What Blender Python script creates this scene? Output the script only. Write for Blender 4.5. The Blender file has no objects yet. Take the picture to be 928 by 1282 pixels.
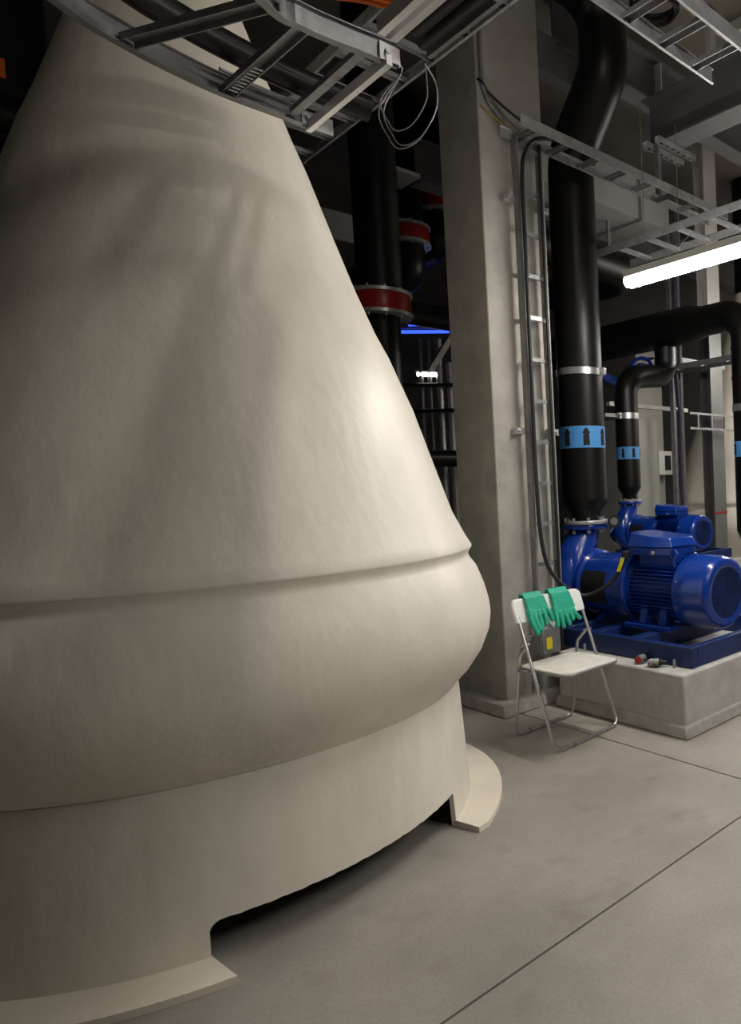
import bpy, bmesh, math, random
from mathutils import Vector, Matrix
from math import sin, cos, pi, radians, sqrt
random.seed(7)
S = bpy.context.scene
COL = S.collection
V3 = Vector

# ------------------------------------------------------------------ camera
# calibrated from the photograph: focal 861 px, principal point (870, 646) in a 928 x 1282 frame
F_PX, PP = 861.0, (870.0, 646.0)
PITCH, ROLL, YAW, CAM_H = 0.0489, -0.0365, 0.888, 1.35
def to_world(r, f, u):
    return V3((r*cos(YAW)+f*sin(YAW), -r*sin(YAW)+f*cos(YAW), u))
_f = V3((0, cos(PITCH), -sin(PITCH))); _r = V3((1, 0, 0)); _u = _r.cross(_f)
_r2 = _r*cos(ROLL)+_u*sin(ROLL); _u2 = _u*cos(ROLL)-_r*sin(ROLL)
cr, cu, cf = to_world(*_r2), to_world(*_u2), to_world(*_f)
cam_data = bpy.data.cameras.new('camera')
cam = bpy.data.objects.new('camera', cam_data)
COL.objects.link(cam)
cam.matrix_world = Matrix(((cr.x, cu.x, -cf.x, 0), (cr.y, cu.y, -cf.y, 0), (cr.z, cu.z, -cf.z, CAM_H), (0, 0, 0, 1)))
cam_data.sensor_fit = 'AUTO'
cam_data.sensor_width = 36.0
cam_data.lens = F_PX/1282*36.0
cam_data.shift_x = (464-PP[0])/1282
cam_data.shift_y = (PP[1]-641)/1282
cam_data.clip_start = 0.05
S.camera = cam

# ------------------------------------------------------------------ world, exposure
w = bpy.data.worlds.new('world'); S.world = w; w.use_nodes = True
w.node_tree.nodes['Background'].inputs[0].default_value = (0.9, 0.95, 1.0, 1)
w.node_tree.nodes['Background'].inputs[1].default_value = 0.0
S.view_settings.view_transform = 'Standard'
S.view_settings.look = 'None'
S.view_settings.gamma = 1.0
S.view_settings.use_curve_mapping = False
S.view_settings.exposure = 1.80
LAMP_POWER = 22.0     # emission strength of a lit fluorescent diffuser

# ------------------------------------------------------------------ materials
MATS = {}
def mat(name, col, rough=0.5, metal=0.0, var=0.0, scale=6.0, bump=0.0, bscale=40.0, rvar=0.0, coat=0.0,
        col2=None, stretch=(1, 1, 1), detail=6.0, emit=None, spec=0.5):
    if name in MATS: return MATS[name]
    m = bpy.data.materials.new(name); m.use_nodes = True
    nt = m.node_tree; b = nt.nodes['Principled BSDF']
    b.inputs['Base Color'].default_value = (*col, 1)
    b.inputs['Roughness'].default_value = rough
    b.inputs['Metallic'].default_value = metal
    b.inputs['Specular IOR Level'].default_value = spec
    if coat:
        b.inputs['Coat Weight'].default_value = coat; b.inputs['Coat Roughness'].default_value = 0.12
    if emit:
        b.inputs['Emission Color'].default_value = (*emit[0], 1); b.inputs['Emission Strength'].default_value = emit[1]
    if var or bump or rvar:
        tc = nt.nodes.new('ShaderNodeNewGeometry'); mp = nt.nodes.new('ShaderNodeMapping')
        mp.inputs['Scale'].default_value = stretch
        nt.links.new(tc.outputs['Position'], mp.inputs['Vector'])
        n = nt.nodes.new('ShaderNodeTexNoise'); n.inputs['Scale'].default_value = scale; n.inputs['Detail'].default_value = detail
        n.inputs['Roughness'].default_value = 0.6
        nt.links.new(mp.outputs[0], n.inputs['Vector'])
        if var:
            c2 = col2 or tuple(max(0, c*(1-var)) for c in col)
            c1 = tuple(min(1, c*(1+var*0.5)) for c in col)
            r = nt.nodes.new('ShaderNodeValToRGB')
            r.color_ramp.elements[0].position = 0.3; r.color_ramp.elements[1].position = 0.7
            r.color_ramp.elements[0].color = (*c2, 1); r.color_ramp.elements[1].color = (*c1, 1)
            nt.links.new(n.outputs['Fac'], r.inputs['Fac']); nt.links.new(r.outputs['Color'], b.inputs['Base Color'])
        if rvar:
            mr = nt.nodes.new('ShaderNodeMapRange'); mr.inputs['To Min'].default_value = rough-rvar; mr.inputs['To Max'].default_value = rough+rvar
            nt.links.new(n.outputs['Fac'], mr.inputs['Value']); nt.links.new(mr.outputs[0], b.inputs['Roughness'])
        if bump:
            n2 = nt.nodes.new('ShaderNodeTexNoise'); n2.inputs['Scale'].default_value = bscale; n2.inputs['Detail'].default_value = 4
            nt.links.new(mp.outputs[0], n2.inputs['Vector'])
            bp = nt.nodes.new('ShaderNodeBump'); bp.inputs['Strength'].default_value = bump; bp.inputs['Distance'].default_value = 0.02
            nt.links.new(n2.outputs['Fac'], bp.inputs['Height']); nt.links.new(bp.outputs[0], b.inputs['Normal'])
    MATS[name] = m
    return m

def floor_mat():
    m = mat('floor_concrete', (0.36, 0.335, 0.30), 0.55, var=0.22, scale=2.2, bump=0.05, bscale=60, rvar=0.12)
    nt = m.node_tree; b = nt.nodes['Principled BSDF']
    ramp = [n for n in nt.nodes if n.type == 'VALTORGB'][0]
    geo = [n for n in nt.nodes if n.type == 'NEW_GEOMETRY'][0]
    # fine speckle
    n3 = nt.nodes.new('ShaderNodeTexNoise'); n3.inputs['Scale'].default_value = 90; n3.inputs['Detail'].default_value = 3
    nt.links.new(geo.outputs['Position'], n3.inputs['Vector'])
    r3 = nt.nodes.new('ShaderNodeValToRGB'); r3.color_ramp.elements[0].color = (0.78, 0.77, 0.76, 1); r3.color_ramp.elements[1].color = (1.1, 1.1, 1.1, 1)
    nt.links.new(n3.outputs['Fac'], r3.inputs['Fac'])
    mx = nt.nodes.new('ShaderNodeMix'); mx.data_type = 'RGBA'; mx.blend_type = 'MULTIPLY'; mx.inputs[0].default_value = 1
    nt.links.new(ramp.outputs['Color'], mx.inputs[6]); nt.links.new(r3.outputs['Color'], mx.inputs[7])
    # dark stains
    n4 = nt.nodes.new('ShaderNodeTexNoise'); n4.inputs['Scale'].default_value = 5.5; n4.inputs['Detail'].default_value = 2
    mp4 = nt.nodes.new('ShaderNodeMapping'); mp4.inputs['Location'].default_value = (3.1, 1.7, 0)
    nt.links.new(geo.outputs['Position'], mp4.inputs['Vector']); nt.links.new(mp4.outputs[0], n4.inputs['Vector'])
    r4 = nt.nodes.new('ShaderNodeValToRGB')
    r4.color_ramp.elements[0].position = 0.60; r4.color_ramp.elements[0].color = (1, 1, 1, 1)
    r4.color_ramp.elements[1].position = 0.78; r4.color_ramp.elements[1].color = (0.80, 0.78, 0.76, 1)
    nt.links.new(n4.outputs['Fac'], r4.inputs['Fac'])
    mx2 = nt.nodes.new('ShaderNodeMix'); mx2.data_type = 'RGBA'; mx2.blend_type = 'MULTIPLY'; mx2.inputs[0].default_value = 1
    nt.links.new(mx.outputs[2], mx2.inputs[6]); nt.links.new(r4.outputs['Color'], mx2.inputs[7])
    nt.links.new(mx2.outputs[2], b.inputs['Base Color'])
    return m

M_floor = floor_mat()
M_joint = mat('joint_filler', (0.10, 0.085, 0.07), 0.9)
M_conc = mat('column_concrete', (0.40, 0.38, 0.345), 0.8, var=0.22, scale=5, bump=0.12, bscale=90)
M_conc2 = mat('plinth_concrete', (0.50, 0.49, 0.47), 0.8, var=0.18, scale=9, bump=0.12, bscale=110)
M_kerb = mat('kerb_mortar', (0.42, 0.40, 0.37), 0.85, var=0.25, scale=12, bump=0.15, bscale=80)
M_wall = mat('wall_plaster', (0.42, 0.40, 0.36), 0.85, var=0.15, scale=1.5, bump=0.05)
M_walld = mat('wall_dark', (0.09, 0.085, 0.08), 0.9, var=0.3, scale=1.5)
M_ceil = mat('ceiling_concrete', (0.20, 0.175, 0.15), 0.9, var=0.25, scale=2.5)
M_grp = mat('cream_fibreglass', (0.80, 0.755, 0.665), 0.44, var=0.17, scale=2.4, bump=0.24, bscale=9, rvar=0.08, stretch=(1, 1, 0.45))
M_grpe = mat('fibreglass_cut_edge', (0.30, 0.29, 0.27), 0.8, var=0.4, scale=30)
M_grpc = mat('cream_flange_top', (0.83, 0.77, 0.655), 0.45, var=0.08, scale=4)
M_blackp = mat('black_pipe', (0.0045, 0.0042, 0.004), 0.40, var=0.4, scale=6, rvar=0.08, spec=0.32)
M_blue = mat('blue_enamel', (0.004, 0.040, 0.30), 0.24, var=0.2, scale=5, rvar=0.06, coat=0.3)
M_blued = mat('blue_enamel_frame', (0.004, 0.022, 0.12), 0.42, var=0.25, scale=8)
M_band = mat('pale_blue_label', (0.075, 0.28, 0.62), 0.35)
M_dark = mat('black_rubber', (0.012, 0.012, 0.012), 0.55)
M_black = mat('black_void', (0.004, 0.004, 0.004), 0.8)
M_galv = mat('galvanised_steel', (0.60, 0.61, 0.62), 0.36, 0.6, var=0.25, scale=25, rvar=0.1)
M_galvd = mat('weathered_galvanised', (0.30, 0.30, 0.305), 0.45, 0.45, var=0.3, scale=20, rvar=0.1)
M_galv_lit = mat('lamp_lit_galvanised', (0.86, 0.86, 0.87), 0.30, 0.45)  # galvanised steel made paler, the lamp's glint put into the base colour
M_chrome = mat('brushed_tube', (0.55, 0.55, 0.56), 0.28, 0.95)
M_stain = mat('stainless_clamp', (0.62, 0.62, 0.62), 0.32, 0.9, var=0.1, scale=15)
M_beam = mat('grey_painted_steel', (0.17, 0.17, 0.175), 0.55, 0.2, var=0.2, scale=4)
M_beaml = mat('light_painted_steel', (0.62, 0.61, 0.58), 0.55, 0.0, var=0.1, scale=4)
M_post = mat('mid_grey_steel', (0.13, 0.13, 0.128), 0.55, 0.2, var=0.15, scale=5)
M_whitep = mat('white_plastic', (0.90, 0.90, 0.89), 0.35)
M_seat = mat('worn_white_seat', (0.88, 0.85, 0.79), 0.45, var=0.14, scale=14)
M_glove = mat('green_rubber', (0.012, 0.42, 0.27), 0.55, var=0.2, scale=60, bump=0.15, bscale=120)
M_red = mat('red_enamel', (0.35, 0.012, 0.012), 0.3)
M_orange = mat('orange_cable', (0.85, 0.16, 0.015), 0.45)
M_yellow = mat('yellow_tag', (0.85, 0.72, 0.02), 0.5)
M_wire = mat('grey_wire', (0.28, 0.27, 0.28), 0.4)
M_cab = mat('grey_cabinet_paint', (0.40, 0.395, 0.37), 0.5, var=0.06, scale=5)
M_boxl = mat('pale_grey_plastic', (0.62, 0.61, 0.56), 0.5)
M_pale = mat('cream_panel', (0.75, 0.72, 0.63), 0.6)
M_purple = mat('purple_cable', (0.045, 0.028, 0.07), 0.5)
M_lamp = mat('lit_diffuser', (1, 1, 1), 0.4, emit=((1.0, 0.955, 0.885), LAMP_POWER))
M_lampb = mat('lit_blue_tube', (0.3, 0.4, 1), 0.4, emit=((0.03, 0.09, 1.0), 0.55))
M_lampw = mat('lit_white_tube', (1, 1, 1), 0.4, emit=((1.0, 0.93, 0.85), 2.5))
M_glass = mat('gauge_glass', (0.16, 0.165, 0.17), 0.25)
M_screen = mat('dark_screen', (0.02, 0.02, 0.022), 0.2)

# ------------------------------------------------------------------ mesh helpers
class MB:
    def __init__(self): self.v = []; self.f = []
    def add(self, vs, fs):
        o = len(self.v); self.v += [tuple(p) for p in vs]; self.f += [tuple(i+o for i in f) for f in fs]; return self
    def box(self, a, b):
        x0, y0, z0 = a; x1, y1, z1 = b
        return self.add([(x0,y0,z0),(x1,y0,z0),(x1,y1,z0),(x0,y1,z0),(x0,y0,z1),(x1,y0,z1),(x1,y1,z1),(x0,y1,z1)],
                        [(0,3,2,1),(4,5,6,7),(0,1,5,4),(1,2,6,5),(2,3,7,6),(3,0,4,7)])
    def tube(self, pts, r, n=14, cap=True, closed=False):
        pts = [V3(p) for p in pts]; k = len(pts)
        rs = r if isinstance(r, (list, tuple)) else [r]*k
        tan = []
        for i in range(k):
            a = pts[i-1] if (i or closed) else pts[0]; b = pts[(i+1) % k] if (i < k-1 or closed) else pts[-1]
            tan.append((b-a).normalized())
        up = V3((0, 0, 1)) if abs(tan[0].z) < 0.9 else V3((1, 0, 0))
        nrm = (up-tan[0]*up.dot(tan[0])).normalized(); vs = []
        for i in range(k):
            nrm = (nrm-tan[i]*nrm.dot(tan[i])).normalized(); bi = tan[i].cross(nrm)
            for j in range(n):
                t = 2*pi*j/n; vs.append(pts[i]+(nrm*cos(t)+bi*sin(t))*rs[i])
        fs = []
        for i in range(k if closed else k-1):
            for j in range(n):
                a = i*n+j; b = i*n+(j+1) % n; i2 = (i+1) % k
                fs.append((a, b, i2*n+(j+1) % n, i2*n+j))
        if cap and not closed:
            fs.append(tuple(range(n-1, -1, -1))); fs.append(tuple((k-1)*n+j for j in range(n)))
        return self.add(vs, fs)
    def lathe(self, prof, origin=(0,0,0), axis='z', n=32, a0=0.0, a1=2*pi):
        """prof = [(radius, height)], revolved about the axis through origin"""
        full = abs(a1-a0-2*pi) < 1e-6; m = n if full else n+1
        o = V3(origin); vs = []
        for (r, h) in prof:
            for j in range(m):
                t = a0+(a1-a0)*j/n
                if axis == 'z': p = (r*cos(t), r*sin(t), h)
                elif axis == 'y': p = (r*cos(t), h, -r*sin(t))
                else: p = (h, r*cos(t), r*sin(t))
                vs.append(o+V3(p))
        fs = []
        for i in range(len(prof)-1):
            for j in range(n):
                j2 = (j+1) % m
                fs.append((i*m+j, i*m+j2, (i+1)*m+j2, (i+1)*m+j))
        return self.add(vs, fs)
    def prism(self, poly, d):
        """poly = 3D points of a planar polygon, extruded by the vector d"""
        k = len(poly); d = V3(d); a = [V3(p) for p in poly]
        return self.add(a+[p+d for p in a], [tuple(range(k-1, -1, -1)), tuple(range(k, 2*k))]+[(i, (i+1) % k, k+(i+1) % k, k+i) for i in range(k)])
    def sweep(self, prof, pts, side=None):
        """2D profile (side, up) swept along pts (horizontal path), closed profile"""
        k = len(pts); n = len(prof); pts = [V3(p) for p in pts]; vs = []
        for i in range(k):
            t = (pts[min(k-1, i+1)]-pts[max(0, i-1)]).normalized()
            s = V3((t.y, -t.x, 0)).normalized(); u = s.cross(t)
            for (a, b) in prof: vs.append(pts[i]+s*a+u*b)
        fs = [(i*n+j, i*n+(j+1) % n, (i+1)*n+(j+1) % n, (i+1)*n+j) for i in range(k-1) for j in range(n)]
        fs += [tuple(range(n-1, -1, -1)), tuple((k-1)*n+j for j in range(n))]
        return self.add(vs, fs)

def fillet(pts, rad, seg=6):
    pts = [V3(p) for p in pts]; out = [pts[0]]
    for i in range(1, len(pts)-1):
        a, b, c = pts[i-1], pts[i], pts[i+1]
        u = (a-b).normalized(); v = (c-b).normalized(); ang = u.angle(v)
        r = rad[i-1] if isinstance(rad, (list, tuple)) else rad
        d = min(r/math.tan(ang/2), (a-b).length*0.49, (c-b).length*0.49); rr = d*math.tan(ang/2)
        ctr = b+(u+v).normalized()*(rr/sin(ang/2))
        p0 = b+u*d; p1 = b+v*d; e0 = p0-ctr; e1 = p1-ctr; th = e0.angle(e1)
        for s in range(seg+1):
            t = s/seg; out.append(ctr+(e0*sin((1-t)*th)+e1*sin(t*th))/sin(th))
    out.append(pts[-1]); return out

def bez(pts, n=10):
    """Catmull-Rom through the points"""
    p = [V3(q) for q in pts]; p = [p[0]*2-p[1]]+p+[p[-1]*2-p[-2]]; out = []
    for i in range(1, len(p)-2):
        for s in range(n):
            t = s/n
            out.append(0.5*((2*p[i])+(p[i+1]-p[i-1])*t+(2*p[i-1]-5*p[i]+4*p[i+1]-p[i+2])*t*t+(3*p[i]-p[i-1]-3*p[i+1]+p[i+2])*t**3))
    out.append(p[-2]); return out

ORG = {}
def meshof(name, mb, m, off=(0,0,0), smooth=True, ang=38):
    me = bpy.data.meshes.new(name); o = V3(off)
    me.from_pydata([tuple(V3(p)-o) for p in mb.v], [], mb.f); me.update()
    bm = bmesh.new(); bm.from_mesh(me)
    bmesh.ops.remove_doubles(bm, verts=bm.verts, dist=1e-6)
    bmesh.ops.recalc_face_normals(bm, faces=bm.faces); bm.to_mesh(me); bm.free()
    me.materials.append(m)
    if smooth:
        me.polygons.foreach_set('use_smooth', [True]*len(me.polygons)); me.set_sharp_from_angle(angle=radians(ang))
    return me
def tag(o, label=None, cat=None, group=None, kind=None):
    if label: o['label'] = label
    if cat: o['category'] = cat
    if group: o['group'] = group
    if kind: o['kind'] = kind
    return o
def thing(name, label, cat, loc=(0,0,0), group=None):
    o = bpy.data.objects.new(name, None); COL.objects.link(o); o.location = loc
    o.empty_display_size = 0.1; ORG[o.name] = V3(loc)
    return tag(o, label, cat, group)
def part(name, mb, m, parent, smooth=True, bevel=0, label=None, kind=None, ang=38):
    o = bpy.data.objects.new(name, meshof(name, mb, m, ORG[parent.name], smooth, ang)); COL.objects.link(o); o.parent = parent
    ORG[o.name] = ORG[parent.name]
    if bevel: bv(o, bevel)
    if label: o['label'] = label
    if kind: o['kind'] = kind
    return o
def solo(name, mb, m, label, cat, loc=None, group=None, smooth=True, bevel=0, kind=None):
    """a thing that is one mesh, its origin at its base"""
    if loc is None:
        xs = [p[0] for p in mb.v]; ys = [p[1] for p in mb.v]; zs = [p[2] for p in mb.v]
        loc = ((min(xs)+max(xs))/2, (min(ys)+max(ys))/2, min(zs))
    o = bpy.data.objects.new(name, meshof(name, mb, m, loc, smooth)); COL.objects.link(o); o.location = loc
    ORG[o.name] = V3(loc)
    if bevel: bv(o, bevel)
    return tag(o, label, cat, group, kind)
def struct(name, mb, m, smooth=False, bevel=0):
    o = solo(name, mb, m, None, None, (0,0,0), None, smooth, bevel); o['kind'] = 'structure'; return o
def bv(o, w, seg=2):
    b = o.modifiers.new('bevel', 'BEVEL'); b.width = w; b.segments = seg; b.limit_method = 'ANGLE'; b.angle_limit = radians(40)
def copies(name, mb, m, parent, locs, at, smooth=True):
    """alike pieces sharing one mesh: mb is modelled around the world point `at`"""
    me = meshof(name, mb, m, at, smooth); out = []
    for p in locs:
        o = bpy.data.objects.new(name, me); COL.objects.link(o); o.parent = parent; o.location = V3(p)-ORG[parent.name]
        ORG[o.name] = ORG[parent.name]; out.append(o)
    return out
def copy_tree(o, parent=None):
    c = o.copy(); COL.objects.link(c); c.parent = parent
    for ch in o.children: copy_tree(ch, c)
    return c

# ================================================================== SETTING
b = MB().box((-4, -5, -0.25), (9.2, 9.8, -0.012)); floor = struct('floor', b, M_joint)
JX, JY, G = 2.475, 1.598, 0.0045
k = 0
for (x0, x1) in ((-4, JX-3.6-G), (JX-3.6+G, JX-G), (JX+G, 6.0-G), (6.0+G, 9.2)):
    for (y0, y1) in ((-5, JY-3.6-G), (JY-3.6+G, JY-G), (JY+G, 5.2-G), (5.2+G, 9.8)):
        part('floor_slab', MB().box((x0, y0, -0.014), (x1, y1, 0.0)), M_floor, floor, False)
struct('ceiling', MB().box((-4, -5, 4.95), (9.2, 9.8, 5.15)), M_ceil)
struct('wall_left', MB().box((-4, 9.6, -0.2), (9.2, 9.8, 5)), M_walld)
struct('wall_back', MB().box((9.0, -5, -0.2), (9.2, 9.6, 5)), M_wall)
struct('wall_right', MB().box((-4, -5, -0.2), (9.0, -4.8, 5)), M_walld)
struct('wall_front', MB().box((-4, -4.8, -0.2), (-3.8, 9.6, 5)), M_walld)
# ================================================================== CONCRETE COLUMN
t = thing('concrete_column', 'tall square concrete column behind the folding chair', 'column', (2.667, 3.694, 0))
part('shaft', MB().box((2.434, 3.488, 0), (2.90, 3.90, 4.95)), M_conc, t, True, 0.008)
kb = MB()
kb.add([(2.35,3.40,0),(2.98,3.40,0),(2.98,3.98,0),(2.35,3.98,0),(2.375,3.43,0.075),(2.955,3.43,0.075),(2.955,3.955,0.075),(2.375,3.955,0.075)],
       [(0,3,2,1),(4,5,6,7),(0,1,5,4),(1,2,6,5),(2,3,7,6),(3,0,4,7)])
part('base_kerb', kb, M_kerb, t, True, 0.012)

# ================================================================== PUMP PLINTHS
t = thing('pump_plinth', 'low grey concrete plinth carrying the nearest blue pump', 'plinth', (3.4, 3.2, 0))
part('plinth_block', MB().box((2.718, 2.322, 0), (4.0, 3.345, 0.335)).box((2.99, 3.345, 0), (4.0, 4.10, 0.335)), M_conc2, t, True, 0.012)
kb = MB()
kb.add([(2.685,2.288,0),(4.03,2.288,0),(4.03,3.36,0),(2.685,3.36,0),(2.702,2.305,0.068),(4.016,2.305,0.068),(4.016,3.35,0.068),(2.702,3.35,0.068)],
       [(0,3,2,1),(4,5,6,7),(0,1,5,4),(1,2,6,5),(2,3,7,6),(3,0,4,7)])
part('base_kerb', kb, M_kerb, t, True, 0.012)
t = solo('rear_pump_plinth', MB().box((4.05, 3.25, 0), (4.62, 4.65, 0.722)), M_conc2, 'raised concrete plinth carrying the smaller rear blue pump', 'plinth', bevel=0.01)

# ================================================================== CONICAL TANK
TA = (0.888, 3.25)
def make_tank(loc, label, with_skirt_detail=True):
    t = thing('conical_tank', label, 'tank', (loc[0], loc[1], 0), 'cream conical tanks')
    L = (loc[0], loc[1], 0)
    cone = [(1.012, 1.104), (1.013, 1.112), (0.990, 1.152), (0.939, 1.261), (0.880, 1.45), (0.801, 1.707), (0.716, 1.93), (0.669, 2.03), (0.60, 2.21), (0.536, 2.40), (0.449, 2.667), (0.399, 2.80), (0.308, 3.07), (0.20, 3.40), (0.16, 3.52), (0.15, 3.62)]
    part('cone', MB().lathe(cone, L, n=128), M_grp, t, ang=60)
    bulge = [(1.0125, 1.108), (1.008, 1.098), (0.999, 1.083), (0.997, 1.070), (1.003, 1.055), (1.030, 1.015), (1.060, 0.93), (1.075, 0.865), (1.080, 0.806), (1.071, 0.744), (1.040, 0.668), (0.992, 0.60), (0.945, 0.552), (0.926, 0.533), (0.922, 0.523)]
    part('bulge', MB().lathe(bulge, L, n=128), M_grp, t, ang=60)
    # skirt with a low arched opening
    A0, A1, OH = radians(-108.5), radians(-52.5), 0.125
    def rs(z): return 0.926+(0.533-z)/0.533*0.030
    cols = []
    N = 150
    for i in range(N):
        cols.append(A1+(2*pi-(A1-A0))*i/N)               # solid part, from the right edge round the back to the left edge
    angs = cols+[A0+2*pi]
    sk = MB(); th = 0.018; nz = 8
    def wall(angs, zb):
        m = len(angs); base = len(sk.v); vs = []
        for s in (0, 1):
            for a, z0 in zip(angs, zb):
                for q in range(nz+1):
                    z = z0+(0.53-z0)*q/nz; r = rs(z)-s*th
                    vs.append((L[0]+r*cos(a), L[1]+r*sin(a), z))
        fs = []
        for s in (0, 1):
            o = s*m*(nz+1)
            for i in range(m-1):
                for q in range(nz):
                    fs.append((o+i*(nz+1)+q, o+(i+1)*(nz+1)+q, o+(i+1)*(nz+1)+q+1, o+i*(nz+1)+q+1))
        o = m*(nz+1)
        for i in range(m-1):
            fs.append((i*(nz+1), (i+1)*(nz+1), o+(i+1)*(nz+1), o+i*(nz+1)))
        for i in (0, m-1):
            for q in range(nz): fs.append((i*(nz+1)+q, i*(nz+1)+q+1, o+i*(nz+1)+q+1, o+i*(nz+1)+q))
        sk.add(vs, fs)
    wall(angs, [0.0]*len(angs))
    oa, oz = [], []
    rc = 0.035; dth = rc/0.95
    for i in range(13):                                   # rounded upper corner of the opening at its left end
        q = i/12; oa.append(A0+dth*(1-cos(q*pi/2))); oz.append(OH-rc+rc*sin(q*pi/2))
    for i in range(1, 60): oa.append(A0+dth+(A1-A0-dth)*i/60); oz.append(OH+0.012*i/60+0.0018*sin(i*1.7)*sin(i*0.53))
    oa.append(A1); oz.append(OH+0.012)
    wall(oa, oz)
    part('skirt', sk, M_grp, t, ang=60)
    # foot flange with its two cut ends
    fl = MB(); a0, a1 = radians(-55.5), radians(360-105.0); n = 120
    vs = []
    for i in range(n+1):
        a = a0+(a1-a0)*i/n; e = min(1.0, i/3.0)
        ro = 1.09 if 0 < i else 1.07
        ri = 0.945
        ai = A1+(A0+2*pi-A1)*i/n
        for (r, z, aa) in ((ri, 0.0, ai), (ro, 0.0, a), (ro, 0.022, a), (ri, 0.026, ai)):
            vs.append((L[0]+r*cos(aa), L[1]+r*sin(aa), z))
    fs = [(i*4+j, i*4+(j+1) % 4, (i+1)*4+(j+1) % 4, (i+1)*4+j) for i in range(n) for j in range(4)]+[(3, 2, 1, 0), tuple(n*4+j for j in range(4))]
    fl.add(vs, fs)
    part('foot_flange', fl, M_grpc, t)
    part('neck_pipe', MB().lathe([(0.152, 3.6), (0.152, 4.945)], L, n=40), M_blackp, t)
    return t
tank = make_tank(TA, 'huge cream conical tank filling the left of the picture')
tk2 = copy_tree(tank); tk2.location = (7.05, 4.78, 0)
tk2['label'] = 'distant cream conical tank behind the steel column at the right edge'

# ================================================================== FLUORESCENT LAMPS
def lamp(x, y0, y1, z, label, axis='y', m=None, bare=False, rod=0.9, side=0.0):
    t = thing('fluorescent_lamp', label, 'lamp', ((x, (y0+y1)/2, z) if axis == 'y' else ((y0+y1)/2, x, z)), 'batten lamps')
    def P(a, b, c): return (a, b, c) if axis == 'y' else (b, a, c)
    d = MB(); k = 14; prof = [(0.042*cos(radians(180+180*i/k))*1.0, 0.040*sin(radians(180+180*i/k))) for i in range(k+1)]
    prof = [(0.042, 0.012)]+[(-p[0], p[1]) for p in prof][::1]
    prof = [(-0.042, 0.014)]+[(0.042*cos(radians(180+180*i/k)), 0.045*sin(radians(180+180*i/k))) for i in range(k+1)]+[(0.042, 0.014)]
    vs = []
    for (yy, s) in ((y0, 0.8), (y0+0.03, 1), (y1-0.03, 1), (y1, 0.8)):
        for (a, bb) in prof: vs.append(P(x+a*s, yy, z+bb*s))
    n = len(prof)
    fs = [(i*n+j, i*n+(j+1) % n, (i+1)*n+(j+1) % n, (i+1)*n+j) for i in range(3) for j in range(n)]+[tuple(range(n)), tuple(3*n+j for j in range(n))]
    d.add(vs, fs)
    part('diffuser', d, m or M_lamp, t)
    if bare:
        part('cap_strip', MB().box(P(x-0.012, y0+0.01, z+0.0145), P(x+0.012, y1-0.01, z+0.055)), M_beaml, t, False)
    else:
        part('housing', MB().box(P(x-0.045, y0+0.01, z+0.0145), P(x+0.045, y1-0.01, z+0.055)), M_beaml, t, False)
    rods = MB().tube([P(x, 0, z+0.055), P(x+side, 0, z+0.055+rod)], 0.0025, 6)
    copies('hanger_rod', rods, M_galvd, t, [P(x, y0+0.3, z+0.055), P(x, y1-0.3, z+0.055)], P(x, 0, z+0.055))
    return t
lamp(3.115, 1.45, 3.0, 2.6, 'bright fluorescent tube lamp hanging above the blue pumps', rod=0.34, side=0.40)
lamp(3.115, -0.95, 0.55, 2.6, 'fluorescent tube lamp outside the picture to the right')
lamp(1.45, 0.25, 0.95, 3.75, 'high fluorescent tube lamp above the cable ladders outside the picture', bare=True, rod=1.14)
lamp(2.2, -1.7, -0.5, 2.75, 'added fluorescent tube lamp behind the viewer brightening the big tank')  # unseen lamp, added to brighten the front of the tank
lamp(6.05, 2.4, 3.9, 2.75, 'fluorescent tube lamp beyond the right edge near the distant tank')
lamp(7.4, 2.2, 3.7, 3.0, 'farthest fluorescent tube lamp beyond the right edge')

# ================================================================== FOLDING CHAIR
CX0, CX1 = 2.195, 2.645
def fy(z): return 2.78+(z/0.765)*0.27
t = thing('folding_chair', 'white folding chair with tubular steel frame beside the column', 'chair', (2.42, 2.95, 0))
fr = fillet([(CX0, fy(0.74), 0.74), (CX0-0.012, 2.735, 0.011), (CX1+0.008, 2.765, 0.011), (CX1-0.012, fy(0.74), 0.74)], 0.05, 8)
part('front_frame', MB().tube(fr, 0.0095, 12), M_chrome, t)
x0, x1 = CX0+0.022, CX1-0.022
rf = fillet([(x0, fy(0.53), 0.53), (x0, 3.045, 0.46), (x0-0.005, 3.105, 0.011), (x1+0.01, 3.12, 0.011), (x1, 3.045, 0.46), (x1, fy(0.53), 0.53)], [0.05, 0.05, 0.05, 0.05], 8)
part('rear_frame', MB().tube(rf, 0.009, 12), M_chrome, t)
def rrect(x0, x1, y0, y1, r0, r1, n=8):
    """rounded rectangle: r0 at the low-y corners, r1 at the high-y corners"""
    pts = []
    for (cx, cy, r, a) in ((x0+r0, y0+r0, r0, 180), (x1-r0, y0+r0, r0, 270), (x1-r1, y1-r1, r1, 0), (x0+r1, y1-r1, r1, 90)):
        for i in range(n+1):
            q = radians(a+90*i/n); pts.append((cx+r*cos(q), cy+r*sin(q)))
    return pts
sp = rrect(CX0+0.025, CX1-0.045, 2.675, 3.06, 0.055, 0.03)
def seatz(y): return 0.388+0.008*(3.06-y)/0.375
o = part('seat', MB().prism([(x, y, seatz(y)-0.004*sin(pi*(y-2.685)/0.375)) for x, y in sp], (0, 0, 0.014)), M_seat, t, True, 0.005)
rim = MB().tube([(x, y, seatz(y)-0.001) for x, y in sp], 0.007, 8, closed=True); part('seat_rim', rim, M_galvd, o)
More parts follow.
